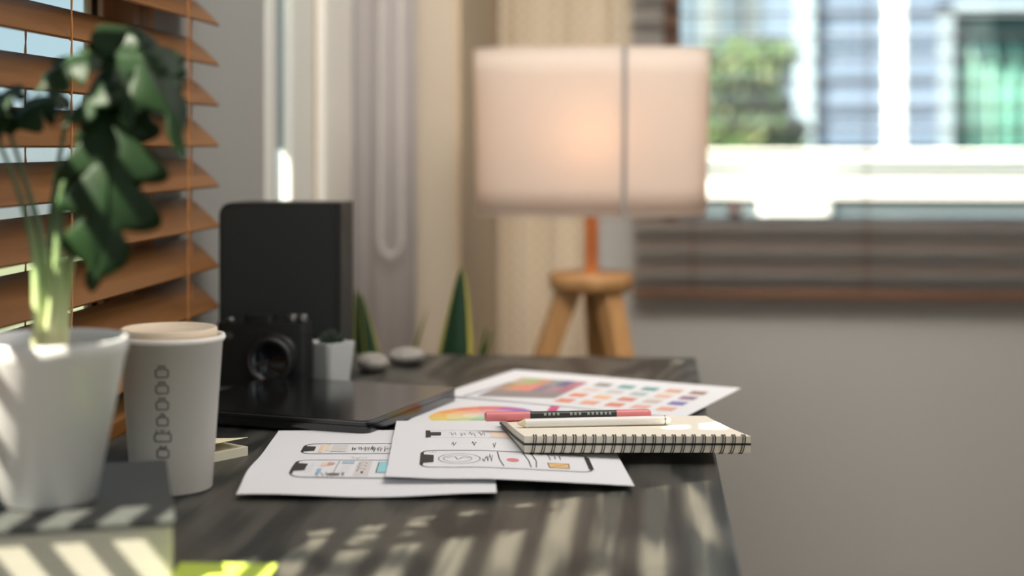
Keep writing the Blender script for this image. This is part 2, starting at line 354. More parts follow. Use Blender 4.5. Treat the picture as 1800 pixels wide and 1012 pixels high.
# ------------------------------------------------------------------ sheets with drawings
class Sheet:
    def __init__(s, FL, NL, NR, zf):
        s.o, s.ex, s.ey = NL.copy(), NR - NL, FL - NL; s.o.z = s.ex.z = s.ey.z = 0
        s.w, s.h = s.ex.length, s.ey.length; s.zf = zf; s.mats = [M['paper']]; s.mb = MB()
        d = s.ex.x*s.ey.y - s.ex.y*s.ey.x; s.inv = lambda p: ((p.x*s.ey.y - p.y*s.ey.x)/d, (s.ex.x*p.y - s.ex.y*p.x)/d)
        T = .00025
        for sg in (1, -1):
            s.mb.grid((lambda u, v, q=sg: s.pt(u, v, q*T)) if sg > 0 else (lambda u, v, q=sg: s.pt(1-u, v, q*T)), 40, 40)
        for e in range(4):
            f = [lambda t: (t, 0), lambda t: (1, t), lambda t: (1-t, 1), lambda t: (0, 1-t)][e]
            s.mb.grid(lambda t, k, f=f: s.pt(*f(t), (2*k-1)*T), 40, 1)
    def pt(s, u, v, dz=0): 
        p = s.o + s.ex*u + s.ey*v; p.z = DESK + s.zf(u, v) + dz; return p
    def uv(s, px, py, z=.004): return s.inv(on(px, py, z) - s.o)
    def m(s, mt):
        if mt not in s.mats: s.mats.append(mt)
        return s.mats.index(mt)
    def poly(s, pts, mt, lift=.0005):
        i = s.m(mt); c = (sum(p[0] for p in pts)/len(pts), sum(p[1] for p in pts)/len(pts)); n = len(pts)
        for k in range(n):       # fan, subdivided so that it follows the sheet
            a, bq = pts[k], pts[(k+1) % n]; N = 4
            g = lambda r, t: ((c[0] + (a[0] + (bq[0]-a[0])*t - c[0])*r), (c[1] + (a[1] + (bq[1]-a[1])*t - c[1])*r))
            s.mb.grid(lambda r, t: s.pt(*g(r, t), lift), N, N, i)
    def quad(s, p4, mt, lift=.0005):
        i = s.m(mt); a, bq, c, d = p4
        def f(u, v):
            x = (a[0]*(1-u)+bq[0]*u)*(1-v) + (d[0]*(1-u)+c[0]*u)*v; y = (a[1]*(1-u)+bq[1]*u)*(1-v) + (d[1]*(1-u)+c[1]*u)*v
            return s.pt(x, y, lift)
        s.mb.grid(f, 6, 6, i)
    def rect(s, u0, v0, u1, v1, mt, lift=.0005): s.quad([(u0, v0), (u1, v0), (u1, v1), (u0, v1)], mt, lift)
    def line(s, pts, wd, mt, lift=.0006):
        i = s.m(mt); q = []
        for a, bq in zip(pts, pts[1:]):
            L = math.hypot((bq[0]-a[0])*s.w, (bq[1]-a[1])*s.h); n = max(1, int(L/.006))
            q += [(a[0]+(bq[0]-a[0])*k/n, a[1]+(bq[1]-a[1])*k/n) for k in range(n)]
        q.append(pts[-1]); vs = []
        for k, p in enumerate(q):
            a, bq = q[max(0, k-1)], q[min(len(q)-1, k+1)]
            dx, dy = (bq[0]-a[0])*s.w, (bq[1]-a[1])*s.h; L = math.hypot(dx, dy) or 1
            nx_, ny_ = -dy/L*wd/2/s.w, dx/L*wd/2/s.h
            vs += [s.pt(p[0]+nx_, p[1]+ny_, lift), s.pt(p[0]-nx_, p[1]-ny_, lift)]
        s.mb.add(vs, [(2*k, 2*k+1, 2*k+3, 2*k+2) for k in range(len(q)-1)], i)
    def phone(s, u0, v0, u1, v1, top=True, wd=.0016, end=True):
        # an outlined phone screen lying along u, its notch end at u0; v0 near side, v1 far side
        r = .011; ru, rv = r/s.w, r/s.h; pts = []
        for cx, cy, a0 in ((u0+ru, v0+rv, 180), (u1-ru, v0+rv, 270), (u1-ru, v1-rv, 0), (u0+ru, v1-rv, 90)):
            pts += [(cx + ru*math.cos(R(a0+k*15)), cy + rv*math.sin(R(a0+k*15))) for k in range(7)]
        s.line(pts + [pts[0]], wd, M['ink'])
        d = (v1-v0)
        if top:                  # thick end with the notch tongue
            s.line([(u0, v0+rv), (u0, v1-rv)], .0032, M['ink'])
            s.quad([(u0, v0+d*.24), (u0+.011/s.w, v0+d*.30), (u0+.011/s.w, v1-d*.30), (u0, v1-d*.24)], M['ink'], .0007)
        if end: s.line([(u1, v0+rv), (u1, v1-rv)], .0045, M['ink'])
    def ell(s, u, v, ru, rv, wd, mt, a0=0, a1=360):
        s.line([(u+ru*math.cos(R(a0+(a1-a0)*k/40)), v+rv*math.sin(R(a0+(a1-a0)*k/40))) for k in range(41)], wd, mt)
    def done(s, name, label, cat='paper', group=None):
        o = s.mb.build(name, s.mats, origin=(s.o.x, s.o.y, DESK)); return tag(o, label, cat, group)
def scribble(s, u, v, du, dv, n, wd, mt):
    s.line([(u + du*i/n + random.uniform(-.3, .3)*du/n, v + dv*(math.sin(i*2.2)*.5 + random.uniform(-.25, .25))) for i in range(n+1)], wd, mt)
GRP = 'printed sheets on the desk'

# sheet A (left, lowest): near edge waves up off the desk
def zA(u, v):
    k = max(0, 1 - v/.30)
    return .0030 + .0075*math.exp(-((v-.22)/(.145 if v < .22 else .26))**2)*(1-.45*u) + .002*math.exp(-((v-.7)/.3)**2) + .0016*math.sin(u*7+1)*max(0, 1-v/.2)
A = Sheet(on(490, 760, .002), on(415, 875, .002), on(873, 872, .002), zA)
u0, v0 = A.uv(508, 838, .0095); _, v1 = A.uv(545, 807, .0085); A.phone(u0, v0, u0+1.0 if False else .97, v1, end=False)
d = v1-v0
A.rect(u0+.0988, v0+d*.14, u0+.1170, v0+d*.40, pc((150, 186, 214)), .0006)
A.rect(u0+.1872, v0+d*.74, u0+.2392, v0+d*.92, pc((168, 190, 206)), .0006)
A.poly([(u0+.1404+.020*math.cos(R(a)), v0+d*(.72+.12*math.sin(R(a)))) for a in range(0, 360, 30)], pc((205, 160, 150)))
A.rect(u0+.1040, v0+d*.55, u0+.1300, v0+d*.80, pc((238, 208, 184)), .0006)
A.poly([(u0+.1716+.026*math.cos(R(a)), v0+d*(.12+.06*math.sin(R(a)))) for a in range(0, 360, 30)], pc((110, 104, 102)))
A.rect(u0+.2522, v0+d*.06, u0+.3120, v0+d*.94, pc((214, 206, 204)), .0005)
A.rect(u0+.3432, v0+d*.22, u0+.3900, v0+d*.85, pc((150, 206, 212)), .0007); 
A.line([(u0+.3406, v0+d*.2), (u0+.3926, v0+d*.2), (u0+.3926, v0+d*.88), (u0+.3406, v0+d*.88), (u0+.3406, v0+d*.2)], .0008, M['ink'])
for uu in (.17, .425, .455, .62, .64): A.line([(u0+uu, v0+d*.06), (u0+uu+.004, v0+d*.94)], .0007, M['line'])
for k in range(5): A.line([(u0+.0520+0.0026*k, v0+d*(.2+.13*k)), (u0+.0780, v0+d*(.22+.13*k))], .0006, M['line'])
for k in range(4): A.line([(u0+.1924, v0+d*(.2+.13*k)), (u0+.2288, v0+d*(.22+.13*k))], .0006, M['line'])
for k in range(6): scribble(A, u0+.0988+.0208*k, v0+d*.13, .012, d*.16, 5, .0006, M['line'])
for k in range(3): A.ell(u0+.2782, v0+d*(.3+.2*k), .016, d*.12, .0008, M['ink'], 20, 200)
A.poly([(u0+.2834+.006*math.cos(R(a)), v0+d*(.22+.06*math.sin(R(a)))) for a in range(0, 360, 40)], M['ink'])
u2, v2 = A.uv(529, 797, .0065); _, v3 = A.uv(550, 780, .0055); d2 = v3-v2
A.phone(u2, v2, .96, v3, end=False)
A.rect(u2+.0676, v2+d2*.15, u2+.0858, v2+d2*.85, pc((236, 206, 172)), .0006); A.rect(u2+.0936, v2+d2*.3, u2+.1118, v2+d2*.9, pc((238, 214, 186)), .0006)
A.rect(u2+.1248, v2+d2*.2, u2+.1872, v2+d2*.9, pc((224, 219, 216)), .0005)
for k in range(5): A.line([(u2+.1196, v2+d2*(.2+.15*k)), (u2+.1924, v2+d2*(.22+.15*k))], .0006, M['line'])
for k in range(7): scribble(A, u2+.2080+.0286*k, v2+d2*.5, .022, d2*.5, 6, .0007, M['line'] if k % 3 else M['ink'])
scribble(A, u2+.2184, v2-d2*.45, .07, d2*.25, 9, .0005, M['line'])
A.done('paper_sheet', 'left sheet of phone sketches, lying lowest nearest the sticky note pad', group=GRP)

# sheet C (colour wheel), its left edge beside the laptop; sheet B overlaps its near edge
zC = lambda u, v: .0022 + .0006*math.sin(u*5)
Cw = Sheet(on(775, 692, .003), on(700, 752, .003), on(700, 752, .003) + Vector((.30, .0275, 0)), zC)
cu, cv = Cw.inv(Vector((-.1855, 1.68, 0)) - Cw.o); ru, rv = .0575/Cw.w, .0575/Cw.h
wheel = [(222,118,112),(232,136,100),(236,164,98),(238,190,110),(226,206,116),(178,196,104),(122,172,104),(104,164,132),(122,196,196),(128,160,206),(142,116,184),(190,112,160)]
for k in range(36):
    a0, a1 = 75 + k*10, 75 + (k+1)*10; col = wheel[(k//3) % 12]
    for q, (r0, r1) in enumerate(((.05, .36), (.36, .68), (.68, 1))):
        f = (.62, .35, .0)[q]; cc = tuple(int(c*(1-f) + 236*f) for c in col)
        P_ = lambda a, r: (cu + ru*r*math.cos(R(a)), cv + rv*r*math.sin(R(a)))
        Cw.quad([P_(a0, r0), P_(a0, r1), P_(a1, r1), P_(a1, r0)], pc(cc))
Cw.rect(*Cw.uv(955, 729), *Cw.uv(985, 712), pc((206, 92, 134)), .0006)
Cw.done('paper_sheet', 'sheet printed with a round colour wheel, left of the spiral notebook', group=GRP)

# sheet D (photo and swatches), farthest, overhanging the desk edge
zD = lambda u, v: .0034 + .0008*math.sin(u*4+1)
FL, FR, NRr = on(905, 650, .004), on(1303, 680, .004), on(1215, 728, .004)
NLd = on(768, 694, .004)
D = Sheet(FL, NLd, NLd + (FR - FL), zD)
def dq(pts, rgb): D.quad([D.uv(*p) for p in pts], pc(rgb))
# photograph strip
ph = [(180,150,120),(214,150,120),(226,140,130),(150,130,140),(170,140,150),(176,120,130)]
A4 = [D.uv(838, 697), D.uv(975, 700), D.uv(1034, 672), D.uv(918, 664)]
def bil(q, u, v): return tuple((q[0][i]*(1-u)+q[1][i]*u)*(1-v) + (q[3][i]*(1-u)+q[2][i]*u)*v for i in (0, 1))
for i in range(6):
    for j in range(3):
        base = ph[i] if j == 1 else ((150, 140, 138) if j == 0 else ((190, 176, 150), (170, 180, 130), (200, 150, 120), (150, 150, 150), (120, 110, 140), (190, 130, 140))[i])
        D.quad([bil(A4, i/6, j/3), bil(A4, (i+1)/6, j/3), bil(A4, (i+1)/6, (j+1)/3), bil(A4, i/6, (j+1)/3)], pc(base))
D.line([D.uv(815, 697), D.uv(855, 686), D.uv(900, 672)], .004, pc((140, 130, 150)))
sw = [[(226,150,126),(232,170,140),(220,140,120),(222,176,160),(224,170,150)],
      [(228,150,120),(236,188,150),(212,140,120),(206,190,180),(130,120,176)],
      [(222,206,196),(204,200,196),(176,190,186),(226,186,166),(150,120,140)],
      [(150,146,140),(116,166,166),(108,158,156),(214,166,140),(160,126,110)]]
S4 = [D.uv(965, 706), D.uv(1190, 723), D.uv(1262, 686), D.uv(1056, 670)]
for j in range(4):
    for i in range(5):
        a, b2, c2, d3 = i/5+.02, (i+.74)/5, j/4+.03, (j+.72)/4
        D.quad([bil(S4, a, c2), bil(S4, b2, c2), bil(S4, b2, d3), bil(S4, a, d3)], pc(sw[j][i]))
D.done('paper_sheet', 'farthest sheet with a photo and colour swatches, jutting over the desk edge', group=GRP)

# sheet B (phone sketch with a round face mark and a heart of red), on top
def zB(u, v):
    k = max(0, 1 - u/.2)*max(0, 1 - v/.2)
    return .0100 + .0008*math.sin(u*3+.5) - .0050*max(0, (u-.4)/.6) + .002*k - (.0015*max(0, v-.6)/.4)
B = Sheet(on(697, 748, .004), on(677, 848, .007), on(1115, 853, .005), zB)
u0, v0 = B.uv(740, 829, .007); u1, _ = B.uv(1041, 829, .006); _, v1 = B.uv(745, 799, .007); d = v1-v0
B.phone(u0, v0, u1, v1)
du = u1-u0
B.ell(u0+du*.225, v0+d*.5, du*.125, d*.30, .0008, M['line']); B.ell(u0+du*.215, v0+d*.5, du*.085, d*.2, .0007, M['line'])
B.line([(u0+du*.15, v0+d*.55), (u0+du*.20, v0+d*.62), (u0+du*.215, v0+d*.42), (u0+du*.25, v0+d*.60), (u0+du*.29, v0+d*.52)], .0008, M['ink'])
for k in range(3): scribble(B, u0+du*(.362+.022*k), v0+d*(.42+.08*k), .014, d*.36, 4, .0005, M['ink'])
B.line([(u0+du*.46, v0+d*.96), (u0+du*.465, v0+d*.5), (u0+du*.485, v0+d*.12)], .0009, M['ink'])
B.poly([(u0+du*.545+du*.038*math.cos(R(a)), v0+d*(.5+.11*math.sin(R(a)))) for a in range(0, 360, 24)], pc((214, 130, 132)))
B.line([(u0+du*.615, v0+d*.97), (u0+du*.64, v0+d*.5), (u0+du*.645, v0+d*.12)], .0009, M['ink'])
B.line([(u0+du*.665, v0+d*.97), (u0+du*.685, v0+d*.5), (u0+du*.675, v0+d*.12)], .0009, M['ink'])
B.line([(u0+du*.765, v0+d*.97), (u0+du*.775, v0+d*.6)], .0008, M['ink']); B.line([(u0+du*.805, v0+d*.85), (u0+du*.805, v0+d*.66)], .0008, M['ink']); B.line([(u0+du*.835, v0+d*.88), (u0+du*.835, v0+d*.64)], .0008, M['ink'])
q4 = [(u0+du*.755, v0+d*.14), (u0+du*.87, v0+d*.14), (u0+du*.875, v0+d*.42), (u0+du*.75, v0+d*.42)]
B.quad(q4, pc((234, 190, 128))); B.line(q4+[q4[0]], .0008, M['ink']); B.line([q4[0], q4[2]], .0007, M['ink']); B.line([q4[1], q4[3]], .0005, M['line'])
for k in range(3): B.poly([(u0+du*(.045+.018*k)+.004*math.cos(R(a)), v0+d*(.90+.012*math.sin(R(a)))) for a in range(0, 360, 60)], M['ink'])
u2, v2 = B.uv(748, 776, .007); _, v3 = B.uv(752, 762, .007); d2 = v3-v2
B.line([(u2, v2), (.75, v2), ], .0006, M['line']); B.line([(u2, v3), (.75, v3)], .0006, M['line'])
B.quad([(u2, v2), (u2+.025, v2+d2*.1), (u2+.02, v3-d2*.05), (u2-.002, v3)], M['ink'])
B.quad([(u2+.02, v2+d2*.3), (u2+.07, v2+d2*.3), (u2+.07, v2+d2*.75), (u2+.02, v2+d2*.75)], M['ink'])
B.rect(u2+.30, v2+d2*.15, u2+.40, v2+d2*.85, pc((232, 212, 192))); B.rect(u2+.42, v2+d2*.1, u2+.5, v2+d2*.8, pc((222, 214, 208)))
for k in range(4): scribble(B, u2+.11+.045*k, v2+d2*.5, .03, d2*.5, 5, .0006, M['line'])
for k in range(3): scribble(B, u2+.12+.09*k, v2-d2*.8, .02, d2*.7, 4, .0008, M['line'])
B.done('paper_sheet', 'sheet with a large phone sketch holding a red oval, partly under the spiral notebook', group=GRP)

# ------------------------------------------------------------------ spiral notebook
N0 = Vector((-.1190, 1.4410, 0)); ex = Vector((.9945, .0905, 0)).normalized(); ey = Vector((-ex.y, ex.x, 0)).normalized()
ey = (ey + ex*-.16).normalized()
NL_, ND = .2130, .1480
def nb(a, b_, z): p = N0 + ex*a + ey*b_; return Vector((p.x, p.y, DESK + z))
ZB = .0107
nbk = thing('notebook', nb(NL_/2, ND/2, ZB), 'open spiral notebook with blank cream pages folded back, at the desk edge', 'notebook')
cream = mat('cream_pages', (238, 229, 212), .75, bump=(60, .03)); ncov = mat('black_cover', (22, 26, 22), .5)
def hb(t): return ZB + .0065*(1-t)**1.6 + .0004      # top of the lower half
def slab(z0, z1, a0=0, a1=NL_, b0=0, b1=ND, name='', m=None, par=nbk, bev=.0004):
    g = MB(); n = 14
    lo = lambda t: [nb(a0, b0+(b1-b0)*t, z0(t)), nb(a1, b0+(b1-b0)*t, z0(t))]; hi = lambda t: [nb(a0, b0+(b1-b0)*t, z1(t)), nb(a1, b0+(b1-b0)*t, z1(t))]
    vs = []
    for k in range(n+1): vs += lo(k/n) + hi(k/n)
    fs = []
    for k in range(n):
        i, j = 4*k, 4*k+4; fs += [(i, j, j+1, i+1), (i+2, i+3, j+3, j+2), (i, i+2, j+2, j), (i+1, j+1, j+3, i+3)]
    fs += [(0, 1, 3, 2), (4*n, 4*n+2, 4*n+3, 4*n+1)]
    g.add(vs, fs); return g.build(name, m, par)
slab(lambda t: ZB, hb, name='page_block', m=cream)
slab(lambda t: hb(t)+.0001, lambda t: hb(t)+.0019, a0=-.0012, b0=-.001, b1=ND+.001, name='cover', m=ncov)
slab(lambda t: hb(t)+.0020, lambda t: hb(t)+.0085, name='page_block', m=cream)
ZT = hb(0) + .0085
wr = MB()
for k in range(22):
    for o_ in (-.0011, .0011):
        a = .0085 + k*(NL_-.0165)/21 + o_
        mz, rz = (ZB + ZT)/2, (ZT - ZB)/2 + .0012
        wr.tube([nb(a + .0016*math.sin(2*math.pi*i/20)*(1), .0015 - .0055*math.cos(2*math.pi*i/20), mz + rz*math.sin(2*math.pi*i/20)) for i in range(20)], .00047, 6, closed=True)
wr.build('wire_binding', mat('black_wire', (20, 20, 20), .35, .6), nbk)

# stylus and marker lying on the notebook
def rod(a0, b0, a1, b1, z): return nb(a0, b0, z), nb(a1, b1, z)
def ztop(b_): return hb(b_/ND) + .0085
def axial(p, q, secs, mats, name, par, rr=14):
    g = MB(); d = q - p
    for (t0, t1, r0, r1, mi) in secs: g.tube([p + d*t0, p + d*t1], [r0, r1], rr, mi)
    return g.build(name, mats, par)
r = .0045; sb = .072
p, q = nb(.004, sb-.006, ztop(sb)+r), nb(.160, sb+.014, ztop(sb)+r)
st = thing('stylus_pen', (p+q)/2, 'white stylus pen lying across the blank page of the notebook', 'pen')
wpl = mat('white_plastic', (236, 232, 226), .35)
axial(p, q, [(.05, .96, r, r, 0), (.96, .985, r, r*.8, 0), (.985, 1.0, r*.8, r*.45, 0)], [wpl], 'barrel', st)
axial(p, q, [(0, .02, .0012, r*.5, 0), (.02, .05, r*.5, r, 0)], [mat('cream_tip', (240, 222, 190), .4)], 'tip', st)
MB().tube([p + (q-p)*.955, p + (q-p)*.965], [r*1.03]*2, 14).build('band', mat('silver', (150, 146, 140), .3, .8), st)
r = .0050; sb = .116
p, q = nb(-.022, sb-.006, ztop(sb)+r+.0002), nb(.150, sb+.010, ztop(sb)+r+.0002)
mk = thing('marker_pen', (p+q)/2, 'black marker pen with pink ends behind the white stylus on the notebook', 'marker')
pink = mat('pink_plastic', (226, 132, 134), .4); mblk = mat('black_barrel', (26, 28, 26), .4)
axial(p, q, [(0, .01, r*.7, r, 0), (.01, .27, r, r, 0)], [pink], 'cap', mk)
axial(p, q, [(.27, .285, r, r*.93, 0), (.285, .79, r*.93, r*.93, 0)], [mblk], 'barrel', mk)
axial(p, q, [(.79, .985, r, r, 0), (.985, 1.0, r, r*.7, 0)], [pink], 'end_cap', mk)
pm = MB(); d = (q-p); dn = d.normalized(); side = dn.cross(Vector((0,0,1))).normalized()
for k in range(16):                # small pale print along the barrel
    t = .36 + k*.026; 
    if k in (4, 5, 9): continue
    c = p + d*t; ax = side if side.y < 0 else -side
    for a in (20, 38):
        nrm = ax*math.cos(R(a)) + Vector((0,0,1))*math.sin(R(a)); tg = nrm.cross(dn)
        o_ = c + nrm*(r*.935); h = .0007
        pm.add([o_ - dn*.0012 - tg*h, o_ + dn*.0012 - tg*h, o_ + dn*.0012 + tg*h, o_ - dn*.0012 + tg*h], [(0, 1, 2, 3)])
pm.build('printed_text', mat('pale_print', (150, 158, 150), .6), mk)

# ------------------------------------------------------------------ paper cup
CC = at(302, 600, 1.345); CC.z = DESK
cp = thing('paper_cup', CC, 'tall white paper cup with a flat cream lid and six printed marks', 'cup')
CH, R0, R1 = .1335, .0350, .0440
g = MB(); 
g.lathe([(0, .003), (R0-.003, .003), (R0-.001, 0), (R0, .0015), (R1, CH-.004), (R1+.0012, CH-.0045), (R1+.0026, CH-.002), (R1+.0018, CH+.0008), (R1-.0004, CH+.001), (R1-.001, CH-.003), (R0-.0015, .005), (0, .005)], 72, CC)
g.build('cup_body', M['cup'], cp)
g = MB(); lc = CC + Vector((-.0028, .0005, 0))
g.lathe([(0, CH-.004), (R1-.0025, CH-.004), (R1-.0018, CH-.0), (R1-.0025, CH+.0062), (R1-.004, CH+.0072), (R1-.006, CH+.0062), (R1-.007, CH+.0045), (0, CH+.0045)], 64, lc)
g.build('lid', M['lid'], cp)
def cupsurf(ang, z, off=.0004):
    rr = R0 + (R1-R0)*(z/(CH-.004)) + off
    return (CC.x + rr*math.sin(ang), CC.y - rr*math.cos(ang), DESK + z)
A0 = R(6.5)
for k in range(6):
    zc = .1075 - k*.0138; wsc = (1, 1, 1, .95, 1.45, 1.05)[k]; g = MB()
    hw, hh = .0054*wsc, .0044
    def path(pts, rad=.0007, closed=True):
        q = []
        pts = pts + [pts[0]] if closed else pts
        for a, b2 in zip(pts, pts[1:]): q += [(a[0]+(b2[0]-a[0])*i/6, a[1]+(b2[1]-a[1])*i/6) for i in range(6)]
        q.append(pts[-1])
        g.tube([cupsurf(A0 + x/R1, zc + z) for x, z in q], rad, 6)
    path([(-hw, -hh+.001), (-hw+.001, -hh), (hw-.001, -hh), (hw, -hh+.001), (hw, hh*.35), (hw*.6, hh*.6), (-hw*.6, hh*.6), (-hw, hh*.35)])
    if k == 3: path([(-hw*.5, hh*.75), (0, hh*1.4), (hw*.5, hh*.75)], closed=False)
    elif k == 4: path([(-hw*.8, hh*.6), (-hw*.7, hh*1.2)], closed=False); path([(hw*.8, hh*.6), (hw*.7, hh*1.2)], closed=False); path([(-hw*.3, hh*1.1), (hw*.3, hh*1.1)], closed=False)
    elif k == 5: path([(-hw*.6, hh*.6), (-hw*.4, hh*1.3), (0, hh*.8), (hw*.5, hh*1.3), (hw*.6, hh*.6)], closed=False)
    else: path([(-hw*.6, hh*1.15), (hw*.6, hh*1.15)], .0008, False); path([(-hw*.55, hh*.6), (-hw*.5, hh*1.15)], .0004, False); path([(hw*.55, hh*.6), (hw*.5, hh*1.15)], .0004, False)
    g.build('printed_mark', M['cupink'], cp)

# ------------------------------------------------------------------ box with dark lid, and the potted plant on it
BH = .045
NR_ = on(309, 912, BH); NR_.z = 0; dr = Vector((-.335, .942, 0)).normalized(); dl = Vector((-dr.y, dr.x, 0))
BWd, BDp = .150, .205
def bx(a, b_, z): p = NR_ + dl*a + dr*b_; return Vector((p.x, p.y, DESK + z))
bo = thing('storage_box', bx(BWd/2, BDp/2, 0), 'cream box with a dark lid standing under the potted plant', 'box')
cbox = mat('cream_card', (206, 202, 188), .7, noise=((3, 3, 900), (190, 186, 170)))
MB().hexa([bx(BWd-.002, .002, 0), bx(.002, .002, 0), bx(.002, BDp-.002, 0), bx(BWd-.002, BDp-.002, 0)], [bx(BWd-.002, .002, BH-.005), bx(.002, .002, BH-.005), bx(.002, BDp-.002, BH-.005), bx(BWd-.002, BDp-.002, BH-.005)]).build('body', cbox, bo, bevel=.002)
MB().hexa([bx(BWd, 0, BH-.005), bx(0, 0, BH-.005), bx(0, BDp, BH-.005), bx(BWd, BDp, BH-.005)], [bx(BWd, 0, BH), bx(0, 0, BH), bx(0, BDp, BH), bx(BWd, BDp, BH)]).build('lid', mat('charcoal_card', (58, 60, 58), .6), bo, bevel=.0015)
PC = at(84, 886, 1.10); PC.z = DESK + BH + .0004
pl = thing('potted_plant', PC, 'lobed-leaf green plant in a white tapered pot on the box', 'potted plant')
PH, PR0, PR1 = .117, .0340, .0558
g = MB(); g.lathe([(0, .002), (PR0-.003, 0), (PR0, .002), (PR1-.0012, PH-.012), (PR1, PH-.010), (PR1+.0004, PH-.001), (PR1-.001, PH), (PR1-.0035, PH-.0005), (PR1-.0045, PH-.014), (PR0+.012, PH-.03), (0, PH-.03)], 72, PC)
g.build('pot', M['pot'], pl)
g = MB(); g.lathe([(PR1-.0055, PH-.020), (PR1*.6, PH-.017), (0, PH-.015)], 40, PC); g.build('soil', M['soil'], pl)

leaf_m = mat('leaf_green', (17, 38, 16), .5, noise=((28, 28, 28), (25, 50, 21)), spec=.22)
lm = leaf_m.node_tree; tr = lm.nodes.new('ShaderNodeBsdfTranslucent'); tr.inputs[0].default_value = s2l((70, 105, 40)); mxs = lm.nodes.new('ShaderNodeMixShader'); mxs.inputs[0].default_value = .18
lm.links.new(lm.nodes['Principled BSDF'].outputs[0], mxs.inputs[1]); lm.links.new(tr.outputs[0], mxs.inputs[2]); lm.links.new(mxs.outputs[0], lm.nodes['Material Output'].inputs[0])
stem_m = mat('stem_green', (116, 136, 92), .5)
n_, l_ = stem_m.node_tree.nodes, stem_m.node_tree.links     # stems are pale at the foot, green above
t_ = n_.new('ShaderNodeTexCoord'); s_ = n_.new('ShaderNodeSeparateXYZ'); l_.new(t_.outputs['Object'], s_.inputs[0])
m_ = n_.new('ShaderNodeMapRange'); m_.inputs[1].default_value = PH-.01; m_.inputs[2].default_value = PH+.085; l_.new(s_.outputs[2], m_.inputs[0])
r_ = n_.new('ShaderNodeValToRGB'); r_.color_ramp.elements[0].color = s2l((208, 206, 164)); r_.color_ramp.elements[1].color = s2l((66, 92, 58)); q_ = r_.color_ramp.elements.new(.5); q_.color = s2l((150, 172, 116))
l_.new(m_.outputs[0], r_.inputs[0]); l_.new(r_.outputs[0], n_['Principled BSDF'].inputs['Base Color'])

def bez(p0, p1, p2, p3, t):
    u = 1-t; return p0*u**3 + p1*3*u*u*t + p2*3*u*t*t + p3*t**3
def leaf(base, c1, c2, tip, width, nrm, lobes=5, cup=.25, name='leaf', seed=0, par=None, m=None):
    rnd = random.Random(seed); N = lobes*14 + 10; rows = []
    base, c1, c2, tip, nrm = (Vector(v) for v in (base, c1, c2, tip, nrm)); g = MB()
    W = [1 + rnd.uniform(-.15, .15) for _ in range(2*lobes + 4)]
    for i in range(N+1):
        t = i/N; p = bez(base, c1, c2, tip, t); q = bez(base, c1, c2, tip, min(1, t+.01)) - bez(base, c1, c2, tip, max(0, t-.01)); q.normalize()
        s = q.cross(nrm).normalized(); nn = s.cross(q).normalized(); row = []
        env = (math.sin(math.pi*min(1, t*.92 + .08)**.75)**.8)
        for sg in (-1, 1):
            ph = t*lobes + (.5 if sg > 0 else .25); k = int(ph); fr = ph - k
            lob = .26 + .74*(math.sin(math.pi*fr)**.6)*W[(k*2 + (sg > 0)) % len(W)]
            if t > .93: lob = max(lob, .6)
            hw = width*.66*env*lob; fwd = .50*hw
            pts = []
            for j in range(1, 6):
                x = j/5; pts.append(p + s*sg*hw*x + q*fwd*x*x - nn*(cup*hw*x*x*1.2) + nn*.0015*math.sin(9*t+sg))
            row.append(pts)
        rows.append(row[0][::-1] + [p + nn*-.0006] + row[1])
    k = 11
    g.add([v for r_ in rows for v in r_], [(i*k+j, i*k+j+1, (i+1)*k+j+1, (i+1)*k+j) for i in range(N) for j in range(k-1)], 0, True)
    g.tube([bez(base, c1, c2, tip, i/20) for i in range(20)], [.0011*(1-i/22) for i in range(20)], 6)
    return g.build(name, m or leaf_m, par or pl, thick=.0005)
DP = 1.10
def stem(px0, path, r0, r1, dd=0, dd1=0):
    pts = []
    q = [at(px, py, DP + dd + (dd1-dd)*i/(len(path)-1)) for i, (px, py) in enumerate(path)]
    q = [Vector((PC.x + (px0-84)*.0004, PC.y + dd*.5, PC.z + PH - .016))] + q
    for i in range(len(q)-1):
        a = q[max(0, i-1)]; b2, c2 = q[i], q[i+1]; d2 = q[min(len(q)-1, i+2)]
        for k in range(8):
            t = k/8; pts.append(.5*((2*b2) + (c2-a)*t + (2*a-5*b2+4*c2-d2)*t*t + (3*b2-a-3*c2+d2)*t**3))
    pts.append(q[-1]); n = len(pts)
    MB().tube(pts, [r0 + (r1-r0)*min(1, (i/n)*1.3) for i in range(n)], 10).build('stem', stem_m, pl); return pts[-1]
a_ = lambda px, py, dd=0: at(px, py, DP + dd)
stem(68, [(66, 540), (58, 430), (30, 330), (-6, 240)], .0052, .0016, -.01, 0)
stem(78, [(78, 520), (72, 420), (45, 320), (18, 235)], .0050, .0016, .0, .02)
stem(96, [(100, 540), (104, 420), (112, 330), (150, 250), (182, 190)], .0055, .0017, -.015, -.03)
stem(104, [(112, 530), (128, 430), (150, 330), (176, 220), (205, 120)], .0055, .0018, .01, .0)
stem(86, [(88, 500), (92, 380), (104, 280), (122, 180)], .0050, .0016, .02, .03)
stem(90, [(92, 510), (84, 470), (82, 440)], .0042, .0003, -.02, -.025)
# big hanging leaf in the middle
leaf(a_(184, 188, -.03), a_(196, 250, -.045), a_(195, 370, -.055), a_(160, 515, -.05), .062, (.15, -1, .10), 4, .18, seed=3)
# upper leaf arching to the right and hanging down
leaf(a_(205, 118, 0), a_(215, 70, -.01), a_(290, 85, -.03), a_(322, 280, -.04), .046, (.75, -.7, .75), 3, .35, seed=5)
leaf(a_(212, 120, .01), a_(225, 75, .02), a_(250, 150, .01), a_(262, 215, .0), .036, (.5, -.5, .9), 3, .3, seed=15)
